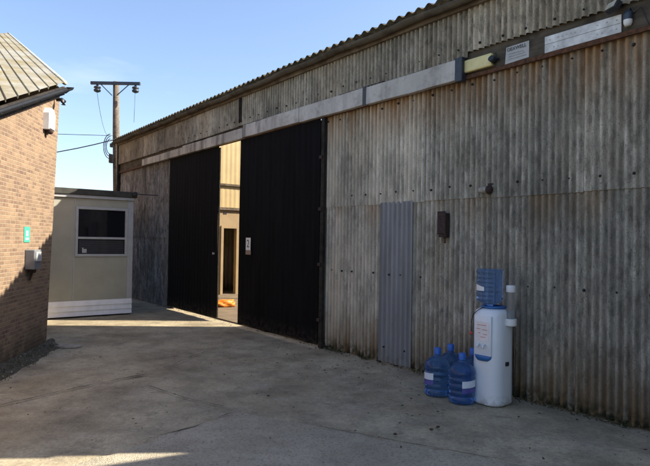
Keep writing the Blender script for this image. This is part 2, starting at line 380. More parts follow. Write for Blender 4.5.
# end and back walls
for (x, nm) in ((XN, 0), (XF, 1)):
    b = corr(BM(), -0.0, 12.0, 0, 4.5, 0, pitch=0.15, amp=0.02, seg=6)
    for v in b.verts:
        yy = v.co.x; v.co = Vector((x + (0.03 if x > 0 else -0.03) + v.co.y, yy, v.co.z if v.co.z < 1 else 4.45 + min(yy, 12-yy)*0.195))
    build('end_wall', b, m_fib, shed, True)
b = corr(BM(), XF, XN, 0, 4.5, 12.0, pitch=0.15, amp=0.02, seg=6); build('back_wall', b, m_fib, shed, True)
# roof: corrugated sheets falling to the eaves, unseen clear panels added to let sun in
def roof_piece(x0, x1, y0, y1, mat, name):
    b = BM(); pitch = 0.165; n = int((x1-x0)/pitch*8)
    rows = []
    for y in (y0, y1):
        zb = 4.49 + (y+0.24)*0.195 if y <= 6.0001 else 4.49 + 6.24*0.195 - (y-6)*0.195
        rows.append([b.verts.new((x0+(x1-x0)*i/n, y, zb + 0.024*cos(2*pi*(x0+(x1-x0)*i/n)/pitch))) for i in range(n+1)])
    for i in range(n): b.faces.new((rows[0][i], rows[0][i+1], rows[1][i+1], rows[1][i]))
    bmesh.ops.solidify(b, geom=b.faces[:], thickness=0.012)
    return build(name, b, mat, shed, 'auto')
m_clear = bpy.data.materials.new('added_rooflight_sheet'); m_clear.use_nodes = True
_t = m_clear.node_tree; _mix = _t.nodes.new('ShaderNodeMixShader'); _tr = _t.nodes.new('ShaderNodeBsdfTransparent'); _tr.inputs[0].default_value = (1, 0.97, 0.92, 1)
_n = _t.nodes.new('ShaderNodeTexNoise'); _n.inputs['Scale'].default_value = 3; _mr = _t.nodes.new('ShaderNodeMapRange'); _mr.inputs[3].default_value = 0.70; _mr.inputs[4].default_value = 0.92
_t.links.new(_n.outputs[0], _mr.inputs[0]); _t.links.new(_mr.outputs[0], _mix.inputs[0])
_t.links.new(_t.nodes['Principled BSDF'].outputs[0], _mix.inputs[1]); _t.links.new(_tr.outputs[0], _mix.inputs[2]); _t.links.new(_mix.outputs[0], _t.nodes['Material Output'].inputs[0])
RL0, RL1 = -8.1, 1.6  # extent of the added clear panels, set by the sun's path to the doors
roof_piece(XF-0.15, XN+0.1, -0.28, 1.1, m_roof, 'roof_sheet')
roof_piece(XF-0.15, RL0, 1.1, 6, m_roof, 'roof_sheet'); roof_piece(RL1, XN+0.1, 1.1, 6, m_roof, 'roof_sheet')
roof_piece(XF-0.15, XN+0.1, 9.5, 12.2, m_roof, 'roof_sheet')
roof_piece(XF-0.15, RL0, 6, 9.5, m_roof, 'roof_sheet'); roof_piece(RL1, XN+0.1, 6, 9.5, m_roof, 'roof_sheet')
for (ya, yb) in ((1.1, 6), (6, 9.5)):
    b = BM(); za = 4.49+(ya+.24)*.195 if ya <= 6 else 0; zb_ = lambda y: 4.49+(y+.24)*.195 if y <= 6 else 4.49+6.24*.195-(y-6)*.195
    p = [b.verts.new((RL0, ya, zb_(ya))), b.verts.new((RL1, ya, zb_(ya))), b.verts.new((RL1, yb, zb_(yb))), b.verts.new((RL0, yb, zb_(yb)))]
    b.faces.new(p); build('added_rooflight', b, m_clear, shed)
# beam, angle, fascia, gutter
build('timber_beam', box(BM(), XF, XN, -0.055, 0.03, 3.56, 3.96, 0.006), m_beam, shed)
b = BM(); box(b, XF, XN, -0.085, -0.056, 3.53, 3.575, 0.003); build('rusty_angle', b, m_rust, shed)
b = BM(); box(b, XF-0.05, XN+0.05, -0.150, -0.112, 4.33, 4.47, 0.005); build('fascia_board', b, m_fascia, shed)
b = BM(); prof = [(0.062*cos(a), 0.062*sin(a)) for a in [pi + pi*k/10 for k in range(11)]]
rr = []
NG = 60
for i in range(NG+1):
    x = XF-0.12 + (XN+0.22-XF)*i/NG; sag = 0.010*sin(i*1.1) + 0.006*sin(i*0.37)
    rr.append([b.verts.new((x, -0.214+p[0], 4.425+p[1]+sag)) for p in prof])
for a, c in zip(rr, rr[1:]):
    for k in range(10): b.faces.new((a[k], a[k+1], c[k+1], c[k]))
bmesh.ops.solidify(b, geom=b.faces[:], thickness=0.008)
build('gutter', b, m_gutter, shed, True)
# twin dark cover strips over the seam of the upper sheets
for (x0, x1) in ((-2.575, -2.54), (-2.50, -2.475)):
    build('seam_strip', box(BM(), x0, x1, -0.135, -0.105, 3.86, 4.42, 0.003), m_post, shed)
build('seam_strip', box(BM(), XF-0.05, XF+0.05, -0.125, -0.01, 0, 4.4, 0.003), m_post, shed)
# corrugated blue-grey steel sheet
b = corr(BM(), 1.30, 1.90, 0.03, 2.165, -0.050, pitch=0.0857, amp=0.020, seg=14, sharp=0.6); build('steel_wall_panel', b, m_blue, shed, True)
# bolts along the sheets
def bolts(zf, xs, y, name='roofing_bolt'):
    for x in xs:
        if random.random() < 0.07: continue
        b = BM(); z = zf(x) + random.uniform(-0.012, 0.012); x += random.uniform(-0.012, 0.012)
        r = random.uniform(0.008, 0.0145)
        lathe(b, [(0.0, -0.012), (r*0.6, -0.012), (r, -0.003), (r*1.25, 0.004), (r*1.25, 0.01)], n=10)
        for v in b.verts: v.co = Vector((x + v.co.x, y + v.co.z, z + v.co.y))
        build(name, b, m_bolt, shed, True)
def fr(a, b_, st): 
    r = []; x = a
    while x < b_: r.append(round(x/0.075)*0.075); x += st
    return r
bolts(lambda x: 2.295, fr(0.07, XN, 0.30), -0.040)
bolts(lambda x: 1.20, [q for q in fr(0.0, 1.25, 0.23)] + fr(2.02, XN, 0.30), -0.026)
bolts(lambda x: 1.20, [1.5, 1.7], -0.070)
bolts(lambda x: 0.24, [1.40, 1.80], -0.070)
bolts(lambda x: 3.46, fr(0.1, XN, 0.30), -0.040)
bolts(lambda x: 3.90, fr(-5.2, XN, 0.30), -0.111)
# sliding-door track covers, with flashing above
for (x0, x1, z0, z1) in ((-7.66, -5.10, 3.535, 3.70), (-5.085, -2.36, 3.535, 3.73), (-2.34, -0.54, 3.545, 3.775), (-0.525, 1.055, 3.535, 3.775), (1.075, 2.63, 3.525, 3.765)):
    b = BM(); box(b, x0, x1, -0.162, -0.088, z0, z1, 0.006)
    bmesh.ops.subdivide_edges(b, edges=[e for e in b.edges if abs(e.verts[0].co.x - e.verts[1].co.x) > 0.5], cuts=14)
    for v in b.verts: v.co.z += 0.010*noise.noise(Vector((v.co.x*1.3, 2, 0))) + 0.004*noise.noise(Vector((v.co.x*6, v.co.z*9, 0))); v.co.y += 0.006*noise.noise(Vector((v.co.x*3, 7, v.co.z*5)))
    build('track_cover', b, m_cover, shed)
build('track_end_cap', box(BM(), 2.632, 2.735, -0.168, -0.088, 3.50, 3.78, 0.008), m_darkblue, shed)
build('track_joint', box(BM(), 1.02, 1.085, -0.170, -0.163, 3.52, 3.785, 0.002), m_dark, shed)
# doors
for (x0, x1) in ((-5.95, -3.42), (-2.54, -0.03)):
    b = corr(BM(), x0, x1, 0.045, 3.53, -0.092, pitch=0.15, amp=0.0008, seg=10, zs=6, jag=0.03, sharp=0.25, wob=0.006)
    d = build('sliding_door', b, m_door, shed, True)
    fb = BM(); box(fb, x0, x0+0.035, -0.075, -0.05, 0.06, 3.5); box(fb, x1-0.035, x1, -0.075, -0.05, 0.06, 3.5)
    for z in (0.10, 1.2, 2.3, 3.38): box(fb, x0+0.036, x1-0.036, -0.073, -0.052, z, z+0.09)
    f = build('door_frame', fb, m_post, d)
    if x0 < -4:
        hb = BM(); box(hb, x1-0.16, x1-0.10, -0.125, -0.100, 1.33, 1.37, 0.004); build('handle', hb, m_cabtrim, d)
b = BM(); box(b, 0.0, 0.075, -0.10, -0.045, 0.0, 3.525, 0.005); build('door_post', b, m_post, shed)
for z in (0.4, 1.25, 2.1, 2.9): build('door_bracket', box(BM(), -0.02, 0.05, -0.125, -0.101, z, z+0.05, 0.004), m_rustdark, shed)
# inside: floor, partition with doorway, cream sheeting above
b = BM(); box(b, XF+0.1, XN-0.1, 0.08, 11.9, -0.02, 0.014); build('inner_floor', b, plain('inner_concrete', (0.17, 0.13, 0.085), 0.8, 0, 0.3, 3, 0.2), shed)
b = BM()
px = -8.16
box(b, px-0.12, px, 0.10, 2.50, 0.014, 2.52); box(b, px-0.12, px, 2.93, 11.8, 0.014, 2.52); box(b, px-0.12, px, 2.501, 2.929, 1.98, 2.52)
build('partition_wall', b, m_cream, shed)
b = BM(); box(b, px-0.16, px+0.07, 0.10, 11.8, 2.523, 2.60); build('partition_ledge', b, m_fascia, shed)
b = corr(BM(), 0.1, 11.8, 2.60, 5.4, 0, pitch=0.15, amp=0.003, seg=8)
for v in b.verts:
    yy = v.co.x; v.co = Vector((px-0.05+v.co.y, yy, min(v.co.z, 4.38 + min(yy, 12-yy)*0.195)))
build('cream_sheeting', b, m_creamsheet, shed, True)
b = BM(); box(b, px-0.03, px-0.001+0.02, 0.1, 11.8, 3.25, 3.31); build('sheeting_rail', b, m_fascia, shed)
b = BM(); box(b, px+0.001, px+0.03, 2.42, 2.499, 0.014, 2.06); box(b, px+0.001, px+0.03, 2.931, 3.0, 0.014, 2.06); box(b, px+0.001, px+0.03, 2.50, 2.93, 1.981, 2.06)
build('door_architrave', b, m_cream, shed)
b = BM(); box(b, px-0.9, px-0.05, 2.50, 2.54, 0.014, 1.97)
build('inner_door', b, m_cream, shed)
b = BM(); box(b, -2.9, -2.8, 0.3, 0.4, 0.014, 5.0, 0.004); build('steel_stanchion', b, m_post, shed).location = (-1.9, 5.2, 0)
tag(build('notice_plate', box(BM(), px+0.001, px+0.012, 2.49, 2.60, 2.40, 2.46, 0.002), m_dark), 'small dark plate on the cream wall above the doorway inside the shed', 'sign').matrix_world = SHM
# orange bundle on the inner floor
def blob(bm, c, r, seed, amp=0.25, sub=3):
    bmesh.ops.create_icosphere(bm, subdivisions=sub, radius=1, matrix=Matrix())
    return bm
b = BM(); bmesh.ops.create_icosphere(b, subdivisions=4, radius=1)
for v in b.verts:
    n = noise.fractal(v.co*1.7, 1.0, 2.0, 3); k = 1 + 0.35*n
    v.co = Vector((v.co.x*0.30*k, v.co.y*0.16*k, max(-0.01, v.co.z*0.11*k + 0.06)))
bag = build('plastic_sack', b, m_orange, None, True); bag.location = (-2.42, 13.6, 0.016); bag.rotation_euler = (0, 0, 0.3)
tag(bag, 'crumpled orange plastic sack on the floor between the open black doors', 'sack')

# ---------------------------------------------------------------- things fixed on the shed front
def on_shed(o): o.matrix_world = SHM @ o.matrix_world; return o
def sthing(name, label, cat, x, y, z, group=None):
    return empty(name, label, cat, W(x, y, z), SH_ROT, group)
def text(s, size, mat, parent, name='lettering', x=0, z=0, y=-0.001, ext=0.0008, ax='CENTER'):
    cu = bpy.data.curves.new(name, 'FONT'); cu.body = s; cu.size = size; cu.align_x = ax; cu.align_y = 'CENTER'; cu.extrude = ext
    o = bpy.data.objects.new(name, cu); C.objects.link(o)
    me = bpy.data.meshes.new_from_object(o); C.objects.unlink(o); bpy.data.objects.remove(o)
    for v in me.vertices: v.co = Vector((x + v.co.x, y - v.co.z, z + v.co.y))
    me.materials.clear(); me.materials.append(mat)
    q = bpy.data.objects.new(name, me); C.objects.link(q); q.parent = parent; return q
t = sthing('strip_light', 'short yellowed strip light on the shed beam beside the dark track end cap', 'light', 2.90, -0.09, 3.67)
build('diffuser', box(BM(), -0.20, 0.20, -0.03, 0.02, -0.072, 0.072, 0.015), m_yellow, t)
build('back_tray', box(BM(), -0.21, 0.215, 0.0205, 0.033, -0.08, 0.08, 0.003), m_beam, t)
t = sthing('wall_spotlight', 'little black spotlight on the shed beam between yellow light and small white sign', 'light', 3.15, -0.06, 3.665)
b = BM(); tube(b, [(0, 0, 0), (0.0, -0.05, 0.0)], 0.012); build('bracket', b, m_dark, t)
b = BM(); lathe(b, [(0, -0.05), (0.02, -0.05), (0.03, -0.02), (0.036, 0.03), (0.033, 0.031), (0.0, 0.02)], n=16)
for v in b.verts: v.co = Matrix.Rotation(radians(70), 4, 'X') @ Matrix.Rotation(radians(-35), 4, 'Z') @ v.co + Vector((-0.03, -0.07, -0.01))
build('lamp_head', b, m_dark, t, True)
t = sthing('small_sign', 'small white sign with a dark heading on the shed beam', 'sign', 3.38, -0.062, 3.68)
b = BM(); vv = [b.verts.new(p) for p in ((-0.145, 0, -0.095), (0.145, 0, -0.085), (0.145, 0, 0.09), (-0.13, 0, 0.085))]; b.faces.new(vv); bmesh.ops.solidify(b, geom=b.faces[:], thickness=0.004)
build('board', b, m_white, t)
text('DEXWELL', 0.052, m_ink, t, x=0.0, z=0.052, y=-0.0055)
b = BM()
for k, z in enumerate((0.005, -0.022, -0.05)): box(b, -0.10, 0.09+0.01*k, -0.006, -0.0045, z-0.004, z+0.004)
build('small_print', b, m_greyink, t)
t = sthing('long_sign', 'long faded two-row white sign board at the near end of the shed beam', 'sign', 4.09, -0.062, 3.668)
b = BM()
box(b, -0.38, 0.38, -0.012, 0.0, 0.002, 0.082, 0.002); box(b, -0.38, 0.38, -0.012, 0.0, -0.085, -0.001, 0.002); build('board', b, m_dirtywhite, t)
b = BM(); 
for k in range(16):
    x = -0.33 + 0.044*k; z = 0.045 if k % 3 else 0.04
    if random.random() < 0.5: box(b, x, x+0.016, -0.0135, -0.0122, z-0.008, z+random.uniform(0, 0.006))
    if random.random() < 0.3: box(b, x, x+0.014, -0.0135, -0.0122, -0.05, -0.05+random.uniform(0.008, 0.02))
build('faded_print', b, m_greyink, t)
t = sthing('floodlight', 'square floodlight tilted down above the end of the long sign', 'floodlight', 4.44, -0.10, 3.80)
b = BM(); box(b, -0.065, 0.065, -0.03, 0.03, -0.045, 0.045, 0.01); 
R_ = Matrix.Translation((0, -0.06, 0)) @ Matrix.Rotation(radians(-25), 4, 'Z') @ Matrix.Rotation(radians(-30), 4, 'X')
for v in b.verts: v.co = R_ @ v.co
build('housing', b, m_dark, t)
b = BM(); box(b, -0.055, 0.055, -0.036, -0.0305, -0.037, 0.037, 0.002)
for v in b.verts: v.co = R_ @ v.co
build('lens', b, m_lens, t)
b = BM(); tube(b, [(0.03, 0.04, 0.02), (0.02, 0.0, 0.03), (0.0, -0.04, 0.0)], 0.012); build('bracket', b, m_dark, t)
t = sthing('motion_sensor', 'grey drum sensor hanging beneath the floodlight on the shed beam', 'sensor', 4.535, -0.09, 3.69)
b = BM(); lathe(b, [(0, -0.075), (0.025, -0.075), (0.036, -0.05), (0.038, -0.02)], n=16); build('dome', b, m_white, t, True)
b = BM(); lathe(b, [(0.039, -0.019), (0.041, 0.03), (0.034, 0.055), (0, 0.06)], n=16); build('body', b, m_steelarm, t, True)
b = BM(); box(b, -0.015, 0.015, 0.0, 0.035, 0.01, 0.09, 0.003); build('bracket', b, m_dark, t)
tag(build('lamp_cable', tube(BM(), [W(*p) for p in ((4.57, -0.07, 3.72), (4.64, -0.075, 3.76), (4.70, -0.07, 3.60), (4.72, -0.045, 3.50), (4.72, -0.04, 3.0), (4.73, -0.04, 2.5))], 0.004, 6), m_wire, None, True), 'thin black cable dropping from the motion sensor down the sheeting', 'cable')
# rusted electrical box
t = sthing('rusted_switch_box', 'tall narrow dark rusted box on the wall between blue panel and cooler', 'box', 2.42, -0.03, 1.84)
b = BM(); box(b, -0.055, 0.055, -0.075, 0.0, -0.14, 0.15, 0.008); build('case', b, m_rustdark, t)
b = BM(); box(b, -0.065, 0.06, -0.088, -0.0755, -0.10, 0.17, 0.006); build('cover', b, m_rustdark, t)
b = BM(); tube(b, [(-0.06, -0.05, 0.05), (-0.085, -0.05, 0.05)], 0.016); tube(b, [(-0.06, -0.05, -0.09), (-0.085, -0.05, -0.09)], 0.014); build('knob', b, m_rustdark, t)
b = BM(); tube(b, [(0.01, -0.035, -0.141), (0.01, -0.033, -0.21)], 0.012); build('conduit', b, m_rust, t, True)
# bulkhead lamp
t = sthing('bulkhead_lamp', 'small corroded lamp on the sheet lap above the water cooler', 'lamp', 3.02, -0.03, 2.23)
b = BM(); lathe(b, [(0, -0.095), (0.026, -0.092), (0.034, -0.07), (0.036, 0.02)], n=20)
for v in b.verts: v.co = Vector((v.co.z, -0.05 + v.co.x, v.co.y))
build('lamp_glass', b, m_stone, t, True)
b = BM(); lathe(b, [(0.042, 0.02), (0.046, 0.03), (0.046, 0.06), (0.03, 0.075), (0, 0.078)], n=20)
for v in b.verts: v.co = Vector((v.co.z, -0.05 + v.co.x, v.co.y))
build('lamp_base', b, m_rustdark, t, True)
b = BM(); box(b, 0.0, 0.05, -0.02, 0.0, -0.02, 0.075, 0.003); build('bracket', b, m_rustdark, t)
# door number sign
t = sthing('door_sign', 'white number 2 plate on the right-hand black door', 'sign', -2.16, -0.105, 1.53)
build('plate', box(BM(), -0.085, 0.085, -0.006, 0, -0.085, 0.145, 0.002), m_white, t)
text('2', 0.20, m_ink, t, 'numeral', 0.0, 0.03, -0.0075)
build('lower_plate', box(BM(), -0.085, 0.10, -0.007, 0, -0.165, -0.088, 0.002), m_tan, t)

# ---------------------------------------------------------------- water cooler
t = sthing('water_cooler', 'white freestanding water cooler against the corrugated wall', 'water cooler', 3.34, -0.367, 0)
def rrect(w_, d, r, n=6):
    P = []
    for cx, cy, a0 in ((w_-r, d-r, 0), (-w_+r, d-r, 90), (-w_+r, -d+r, 180), (w_-r, -d+r, 270)):
        for k in range(n+1):
            a = radians(a0 + 90*k/n); P.append((cx + r*cos(a), cy + r*sin(a)))
    return P
def loft(bm, secs, cap=True):
    R = [[bm.verts.new((x, y, z)) for x, y in P] for P, z in secs]
    n = len(R[0])
    for a, c in zip(R, R[1:]):
        for k in range(n): bm.faces.new((a[k], a[(k+1) % n], c[(k+1) % n], c[k]))
    if cap: bm.faces.new(R[0][::-1]); bm.faces.new(R[-1])
    return bm
b = BM(); loft(b, [(rrect(.158, .163, .11), 0.0), (rrect(.168, .173, .115), 0.012), (rrect(.170, .175, .12), 0.03), (rrect(.168, .173, .12), 0.5), (rrect(.166, .170, .12), 0.90), (rrect(.155, .160, .12), 0.945), (rrect(.125, .130, .10), 0.965), (rrect(.10, .10, .09), 0.968)])
body = build('body', b, m_cooler, t, True)
b = BM(); loft(b, [(rrect(.10, .012, .011, 3), 0.50), (rrect(.105, .014, .013, 3), 0.505), (rrect(.105, .014, .013, 3), 0.895), (rrect(.10, .012, .011, 3), 0.90)])
for v in b.verts: v.co.y -= 0.168
build('front_panel', b, m_cooler, t, 'auto')
b = BM(); box(b, -0.085, 0.085, -0.1842, -0.1825, 0.64, 0.84); lb = build('label', b, m_pink, t)
b = BM()
for k, (x, z, w_) in enumerate(((-0.06, 0.80, 0.11), (-0.07, 0.76, 0.05), (0.0, 0.755, 0.06), (-0.05, 0.72, 0.03), (0.01, 0.71, 0.05), (-0.02, 0.68, 0.06))):
    build('print_line', box(BM(), x, x+w_, -0.1852, -0.1845, z, z+0.008), m_redpale, lb)
b.free()
b = BM(); lathe(b, [(0, 0), (0.075, 0), (0.095, 0.02), (0.105, 0.05), (0.098, 0.055), (0, 0.05)], n=28, sy=0.55)
for v in b.verts: v.co += Vector((0, -0.15, 0.445))
build('drip_tray', b, m_bluep, t, True)
b = BM()
for x in (-0.035, 0.035):
    tube(b, [(x, -0.18, 0.61), (x, -0.215, 0.605), (x, -0.22, 0.575)], 0.011)
build('tap', b, m_cooler, t, True)
b = BM(); lathe(b, [(0.075, 0.966), (0.125, 0.972), (0.13, 0.985), (0.11, 0.995), (0.08, 0.993)], n=28); build('bottle_collar', b, m_bluep, t, True)
b = BM(); box(b, 0.165, 0.182, -0.03, 0.02, 0.40, 0.44, 0.004); build('side_clip', b, m_dark, t)
b = BM(); tube(b, [(0.0, -0.10, 1.0), (-0.06, -0.165, 0.955), (-0.115, -0.18, 0.90), (-0.15, -0.165, 0.82), (-0.155, -0.16, 0.74), (-0.14, -0.172, 0.72)], 0.0045, 6); build('thin_hose', b, m_wire, t, True)
b = BM(); bmesh.ops.create_icosphere(b, subdivisions=2, radius=0.018)
for v in b.verts: v.co += Vector((-0.145, -0.172, 0.705))
build('hose_bulb', b, m_red, t, True)
b = BM(); tube(b, [(0.13, 0.11, 0.80), (0.195, 0.10, 0.78), (0.20, 0.10, 0.5), (0.18, 0.12, 0.1), (0.22, 0.16, 0.02)], 0.004, 6); build('power_lead', b, m_dark, t, True)
# cup dispenser beside it
b = BM(); lathe(b, [(0.040, 0.86), (0.040, 1.15)], 0.185, 0.03, 24); build('cup_tube', b, m_cup, t, True)
b = BM(); lathe(b, [(0, 1.145), (0.046, 1.145), (0.047, 1.15), (0.047, 1.205), (0.042, 1.212), (0, 1.214)], 0.185, 0.03, 24); build('tube_cap', b, m_white, t, 'auto')
b = BM(); lathe(b, [(0, 0.80), (0.045, 0.80), (0.058, 0.81), (0.060, 0.87), (0.055, 0.876), (0, 0.877)], 0.185, 0.03, 24); box(b, 0.14, 0.18, -0.02, 0.02, 0.82, 0.86); build('cup_holder', b, m_white, t, 'auto')
# bottles
def bottle_profile(up=True):
    P = [(0, 0.012), (0.085, 0.008), (0.118, 0.0), (0.131, 0.012), (0.135, 0.03)]
    z = 0.03
    for k, zc in enumerate((0.075, 0.135, 0.205, 0.265)):
        P += [(0.135, zc-0.016), (0.129, zc-0.008), (0.129, zc+0.008), (0.135, zc+0.016)]
    P += [(0.135, 0.30), (0.132, 0.325), (0.118, 0.355), (0.088, 0.385), (0.055, 0.405), (0.034, 0.418), (0.030, 0.43), (0.030, 0.452)]
    return P
def make_bottle(label, x, y, rz, mat=None):
    t = empty('water_bottle', label, 'water bottle', W(x, y, 0), SH_ROT + rz, 'full blue water bottles beside the cooler')
    sh = build('bottle_shell', lathe(BM(), bottle_profile(), n=40), m_bottle, t, True)
    build('cap', lathe(BM(), [(0.031, 0.43), (0.037, 0.432), (0.037, 0.492), (0.032, 0.50), (0, 0.502)], n=24), m_cap, t, 'auto')
    b = BM(); n = 10
    for (z0, z1, m_, nm) in ((0.165, 0.235, m_label, 'label'), (0.115, 0.158, m_violet, 'lower_label')):
        b = BM(); V = []
        for k in range(n+1):
            a = radians(-90 - 38 + 76*k/n); sl_ = 0.012*(k/n)
            V.append((b.verts.new((0.1368*cos(a), 0.1368*sin(a), z0+sl_)), b.verts.new((0.1368*cos(a), 0.1368*sin(a), z1+sl_))))
        for p, q in zip(V, V[1:]): b.faces.new((p[0], q[0], q[1], p[1]))
        build(nm, b, m_, t, True)
    return t
b1 = make_bottle('blue water bottle leftmost in the cluster of four, pale label facing the yard', 2.81, -0.61, -0.25)
def copy_tree(o, parent=None):
    c = o.copy(); C.objects.link(c); c.parent = parent
    for ch in [k for k in bpy.data.objects if k.parent == o]: copy_tree(ch, c)
    return c
for (x, y, rz, lab) in ((3.15, -0.62, 1.35, 'blue water bottle at the front of the cluster, nearest the camera beside the white cooler'),
                        (2.755, -0.325, 2.6, 'blue water bottle behind the leftmost one, close to the blue-grey panel'),
                        (3.045, -0.305, 2.2, 'blue water bottle at the back, half hidden between front bottle and cooler')):
    c = copy_tree(b1); c.location = W(x, y, 0); c.rotation_euler = (0, 0, SH_ROT + rz); c['label'] = lab
t = empty('cooler_bottle', 'ribbed pale blue bottle standing upside down on the white cooler', 'water bottle', W(3.325, -0.41, 0.985), SH_ROT)
P = [(0.030, 0.0), (0.034, 0.018), (0.07, 0.03), (0.115, 0.048), (0.134, 0.075)]
for k in range(6):
    z = 0.095 + 0.045*k; P += [(0.135, z-0.008), (0.1285, z+0.004), (0.1285, z+0.014), (0.135, z+0.026)]
P += [(0.136, 0.365), (0.128, 0.382), (0.11, 0.388), (0.0, 0.380)]
build('bottle_shell', lathe(BM(), P, n=40), m_bottle2, t, True)
b = BM(); V = []
for k in range(9):
    a = radians(-128 + 50*k/8); V.append((b.verts.new((0.138*cos(a), 0.138*sin(a), 0.165)), b.verts.new((0.138*cos(a), 0.138*sin(a), 0.205+0.025*(1-k/8)))))
for p, q in zip(V, V[1:]): b.faces.new((p[0], q[0], q[1], p[1]))
build('label', b, m_white, t, True)

# ---------------------------------------------------------------- portable cabin
CX, CY = -5.33, -1.153            # near right-hand corner in shed coordinates; its front faces +x
cab = empty('portable_cabin', 'beige flat-roofed portable cabin with one dark window at the far end of the yard', 'cabin', W(CX, CY, 0), SH_ROT)
# cabin local: x = towards camera (front plane x=0), y from 0 (right) to negative (left); front spans y -3.4..0
YL = -3.6
b = BM(); box(b, -3.4, -0.02, YL, -0.002, 0.06, 2.50); build('body', b, m_cabin, cab)
b = BM(); box(b, -0.0195, 0.0, YL, -1.205, 0.33, 2.44, 0.002); build('wall_panel', b, m_cabin, cab)
for (z0, z1) in ((0.33, 1.235), (2.275, 2.44)): build('wall_panel', box(BM(), -0.0195, 0.0, -1.18, -0.115, z0, z1, 0.002), m_cabin, cab)
b = BM(); box(b, -0.019, 0.008, -0.113, 0.004, 0.02, 2.44, 0.004); box(b, -0.019, 0.006, -1.204, -1.181, 0.33, 2.44, 0.003); build('corner_post', b, m_cabtrim, cab)
b = BM(); box(b, -3.5, 0.07, YL-0.1, 0.06, 2.505, 2.63, 0.01); build('roof', b, m_cabroof, cab)
b = BM(); box(b, -0.019, 0.045, YL, 0.0, 2.443, 2.503, 0.004); build('roof_trim', b, m_cabtrim, cab)
sk = BM()
for k in range(3):
    z = 0.02 + 0.104*k; vv = [sk.verts.new(p) for p in ((0.032, YL, z), (0.032, -0.0, z), (0.012, -0.0, z+0.103), (0.012, YL, z+0.103), (-0.018, YL, z), (-0.018, 0, z), (-0.018, 0, z+0.103), (-0.018, YL, z+0.103))]
    for f in ((0, 1, 2, 3), (0, 4, 5, 1), (3, 2, 6, 7), (0, 3, 7, 4), (1, 5, 6, 2)): sk.faces.new([vv[i] for i in f])
build('skirting', sk, m_skirt, cab)
wf = BM()
box(wf, -0.019, 0.022, -1.178, -1.125, 1.238, 2.272, 0.003); box(wf, -0.019, 0.022, -0.17, -0.117, 1.238, 2.272, 0.003)
box(wf, -0.019, 0.020, -1.124, -0.171, 1.238, 1.29, 0.003); box(wf, -0.019, 0.020, -1.124, -0.171, 2.215, 2.272, 0.003); box(wf, -0.019, 0.018, -1.124, -0.171, 1.60, 1.645, 0.003)
fr_ = build('window', wf, m_cabtrim, cab)
build('pane', box(BM(), -0.019, -0.012, -1.124, -0.171, 1.646, 2.214), m_glass, fr_)
build('pane', box(BM(), -0.019, -0.012, -1.124, -0.171, 1.291, 1.599), m_glass, fr_)
b = BM()
for k in range(14): box(b, -0.0115, -0.009, -1.10, -0.19, 1.30+0.0205*k, 1.312+0.0205*k)
build('blind', b, m_blind, fr_)
t = empty('window_lock_sticker', 'tiny pale sticker in the lower left of the cabin window', 'sticker', W(CX-0.008, CY-0.99, 1.36), SH_ROT)
build('sticker', box(BM(), 0, 0.004, -0.045, 0.045, -0.045, 0.035, 0.001), m_cabtrim, t)
bpy.data.objects.remove(bpy.data.objects['sticker']); bpy.data.objects.remove(t)
b = BM(); box(b, 0, 0.004, -0.045, 0.045, -0.045, 0.035, 0.001); box(b, 0, 0.004, -0.045, -0.02, 0.0355, 0.06, 0.001)
o = build('window_sticker', b, m_cabtrim); o.location = W(CX-0.008, CY-0.99, 1.36); o.rotation_euler = (0, 0, SH_ROT)
tag(o, 'tiny pale sticker in the lower left of the cabin window', 'sticker')
b = BM(); box(b, 0.0, 0.10, -0.02, 0.05, 0, 0.09, 0.01); tube(b, [(0.02, 0.04, 0.05), (0.02, 0.55, 0.05)], 0.010, 8)
o = build('cabin_light', b, m_dark); o.location = W(CX+0.075, CY-0.04, 2.54); o.rotation_euler = (0, 0, SH_ROT)
tag(o, 'small dark lamp and rod at the right end of the cabin roof', 'lamp')

